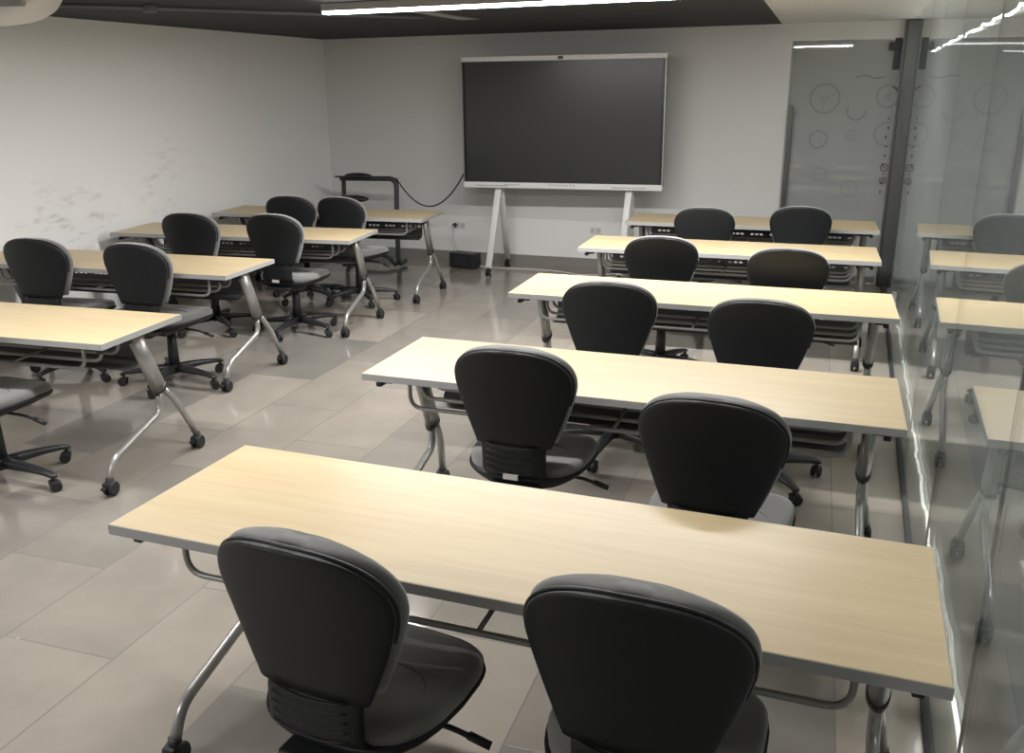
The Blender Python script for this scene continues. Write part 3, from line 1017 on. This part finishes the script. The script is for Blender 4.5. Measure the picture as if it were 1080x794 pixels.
# position of the top middle of each back (x, y), yaw, turn of the star base, label
CHAIRS = [
    (-0.91, 1.455, -0.15, 0.4, 'grey and black office chair at the nearest desk, the left of the two foreground chairs'),
    (-0.208, 1.455, -0.09, 0.9, 'grey and black office chair at the nearest desk, the right of the two foreground chairs'),
    (-0.885, 2.958, -0.05, 0.2, 'black office chair with a small white sticker low on its ribbed back'),
    (-0.16, 2.60, -0.12, 0.7, 'black office chair pulled back from the second right hand desk, right one of its pair'),
    (-0.763, 4.18, 0.0, 0.5, 'black backed office chair at the left half of the third desk on the right'),
    (-0.061, 3.985, -0.06, 0.1, 'black backed office chair at the right half of the third right hand desk'),
    (-0.705, 5.63, 0.02, 0.8, 'black backed office chair at the left half of the fourth desk on the right'),
    (0.048, 5.378, -0.04, 0.3, 'black backed office chair at the right half of the fourth desk on the right'),
    (-0.573, 7.135, 0.0, 0.6, 'black backed office chair at the left half of the farthest right hand desk'),
    (0.135, 7.38, 0.0, 0.2, 'black backed office chair before the glass door, at the farthest desk on the right'),
    (-3.55, 2.95, -0.05, -0.33, 'office chair whose seat and star base alone show at the left picture edge'),
    (-4.43, 4.545, 0.05, 0.5, 'office chair at the second left desk, leftmost back in view below the scuffed wall'),
    (-3.70, 4.54, -0.02, -0.45, 'office chair at the second left desk, the one nearer the aisle'),
    (-4.22, 5.83, 0.05, 0.25, 'office chair at the third left desk, the one nearer the wall'),
    (-3.58, 5.93, -0.02, -0.60, 'office chair at the third left desk nearest the aisle, its whole star base in view'),
    (-4.05, 7.02, 0.05, 0.4, 'office chair at the farthest left desk, the one nearer the wall'),
    (-3.60, 7.05, -0.10, 0.2, 'office chair at the farthest left desk, the one nearer the aisle'),
]
proto_chair = None
for i, (x, y, a, sp_, lab) in enumerate(CHAIRS):
    if proto_chair is None:
        c = proto_chair = make_chair(lab)
    else:
        c = copy_tree(proto_chair)
    tag(c, lab, 'chair', 'office chairs at the desks')
    off = Vector((0, -0.26, 0))
    off.rotate(Matrix.Rotation(a, 3, 'Z'))
    c.location = (x - off.x, y - off.y, 0)
    c.rotation_euler.z = a
    for ch in c.children:
        if ch.name.startswith('base_hub'):
            ch.rotation_euler.z = sp_
    if i in (2, 14):
        mb = MB(); mb.box((0, 0, 0), (0.058, 0.0015, 0.022))
        sh = [ch for ch in c.children if ch.name.startswith('back_shell')][0]
        s_ = mb.build('sticker', M['label'], sh)
        s_.location = (-0.005, back_y0(0.46) - 0.0135, 0.452)
        s_['label'] = 'small white sticker'

# ------------------------------------------------------------------ black metal frame by the back wall
t = thing('metal_frame', 'black metal frame with rounded corners and two oval pads near the back wall', 'frame', (-4.2, 8.98, 0), 0.0)
def flat_tube(mb, pts, hw, hd, bend):
    mb.tube(pts, hw, 12, bend=bend)
mb = MB(); mb.tube([(0.33, 0.14, 0.045), (0.335, -0.06, 0.03), (0.335, -0.06, 0.55), (0.335, -0.03, 0.925), (-0.30, -0.03, 0.915)], 0.026, 12, bend=0.09)
mb.build('right_side_tube', M['dark_metal'], t)
mb = MB(); mb.tube([(-0.27, 0.14, 0.045), (-0.265, -0.06, 0.03), (-0.265, -0.06, 0.55), (-0.265, -0.03, 0.90)], 0.024, 12, bend=0.08)
mb.build('left_side_tube', M['dark_metal'], t)
mb = MB(); mb.tube([(0.30, -0.06, 0.035), (0.12, 0.10, 0.10), (-0.25, 0.12, 0.10)], 0.022, 10, bend=0.08)
mb.build('foot_tube', M['dark_metal'], t)
mb = MB(); mb.rings([super_loop(0.05 + 0.0, 0.03, 2.5, 16, -0.31, -0.03, 0.925), super_loop(0.06, 0.035, 2.5, 16, -0.315, -0.03, 0.938)])
mb.build('end_cap', M['black'], t)
mb = MB(); mb.ellipsoid((-0.09, -0.045, 0.945), (0.155, 0.055, 0.034)); mb.build('top_pad', M['black'], t)
mb = MB(); mb.ellipsoid((-0.125, -0.09, 0.715), (0.165, 0.06, 0.036)); mb.tube([(-0.265, -0.06, 0.708), (-0.14, -0.085, 0.708)], 0.016, 8)
mb.build('lower_pad', M['black'], t)

# ------------------------------------------------------------------ wall outlets, cables, power box
def outlet(x, z, label):
    t = thing('wall_outlet', label, 'socket', (x, back_y(x) - 0.012, z), BR)
    mb = MB(); mb.box((0, -0.004, 0), (0.125, 0.009, 0.08), bev=0.003); mb.build('plate', M['white_plastic'], t)
    for q in (-0.03, 0.03):
        mb = MB(); mb.box((q, -0.0095, 0), (0.04, 0.004, 0.045), bev=0.001); mb.build('socket_insert', M['insert'], t)
    return t
outlet(-3.38, 0.385, 'white wall outlet with a black plug above the black power box')
outlet(-1.86, 0.395, 'white wall outlet low on the wall between the display stand legs')
pw_ = thing('power_plug', 'black plug pushed into the left outlet of the back wall', 'plug', (-3.44, back_y(-3.44) - 0.022, 0.385), 0)
mb = MB(); mb.cyl((0, -0.034, 0), (0, -0.001, 0), 0.022, 16, r2=0.026, bev=0.004); mb.build('plug_body', M['black'], pw_)
mb = MB(); mb.tube([(0, -0.034, 0), (0.0, -0.055, -0.012), (0.0, -0.058, -0.14), (0.06, -0.10, -0.26), (0.085, -0.255, -0.305)], 0.006, 8, bend=0.04)
mb.build('cord', M['cable_white'], pw_)

t = thing('power_box', 'black box on the floor below the left wall outlet', 'box', (-3.19, 9.12, 0), -0.25)
mb = MB(); mb.box((0, 0, 0.085), (0.30, 0.16, 0.155), bev=0.012); mb.build('case', M['black'], t)
mb = MB()
for q in (-0.11, 0.11):
    mb.box((q, 0, 0.0045), (0.03, 0.12, 0.009))
mb.build('foot', M['rubber'], t)
mb = MB()
for i in range(6):
    mb.box((-0.06 + i * 0.024, -0.082, 0.085), (0.010, 0.004, 0.09))
mb.build('vent_slot', M['dark_metal'], t)

mb = MB(); mb.tube([(-3.02, 9.10, 0.03), (-2.9, 9.16, 0.008), (-2.5, 9.18, 0.007), (-2.2, 9.16, 0.007), (-1.9, 9.0, 0.007), (-1.65, 9.1, 0.007), (-1.5, 9.25, 0.02), (-1.45, 9.32, 0.14)], 0.007, 8, bend=0.12)
tag(mb.build('floor_cable', M['cable_white']), 'white cable lying on the floor along the back wall under the display', 'cable')

pts = []
P0, P1, P2 = Vector((-3.87, 8.95, 0.935)), Vector((-3.50, 9.0, 0.47)), Vector((-3.12, 9.0, 1.03))
for i in range(25):
    f = i / 24
    x = P0.x + (P2.x - P0.x) * f
    y = P0.y + (P2.y - P0.y) * f
    z = P0.z + (P2.z - P0.z) * f - 0.33 * (1 - (2 * f - 1) ** 2)
    pts.append((x, y, z))
mb = MB(); mb.tube(pts, 0.0075, 8)
tag(mb.build('black_cable', M['cable']), 'black cable sagging from the black metal frame up to the display', 'cable')

# ------------------------------------------------------------------ corridor: light strip, added fill lamps, glowing floor line
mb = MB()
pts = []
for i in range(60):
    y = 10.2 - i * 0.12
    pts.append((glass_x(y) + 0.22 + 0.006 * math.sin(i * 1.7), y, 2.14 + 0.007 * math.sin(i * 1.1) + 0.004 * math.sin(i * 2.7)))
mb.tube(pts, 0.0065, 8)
tag(mb.build('bright_strip', M['strip']), 'slightly wavy bright light strip running along behind the glass partition', 'light')
for yy, where in ((1.5, 'nearest the viewer'), (5.5, 'midway along'), (9.6, 'beyond the corner post')):  # panels added only to brighten the corridor behind the glass
    t = thing('corridor_fill_lamp', 'added square fill lamp on the corridor ceiling behind the glass, ' + where, 'lamp', (glass_x(yy) + 1.5, yy, 2.42), 0, 'added corridor fill lamps')
    mb = MB(); mb.box((0, 0, -0.015), (0.62, 0.62, 0.03), bev=0.004); mb.build('frame', M['white_plastic'], t)
    mb = MB(); mb.box((0, 0, -0.0325), (0.56, 0.56, 0.005)); mb.build('diffuser', M['corridor_fill_lamp'], t)

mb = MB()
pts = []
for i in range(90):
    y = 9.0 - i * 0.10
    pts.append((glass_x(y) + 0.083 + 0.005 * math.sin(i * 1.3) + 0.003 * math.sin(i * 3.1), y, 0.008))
mb.tube(pts, 0.007, 8)  # bright line on the floor, drawn as a thin glowing tube
tag(mb.build('bright_strip', M['strip_low']), 'thin wavy glowing line on the floor along the foot of the glass partition', 'light')
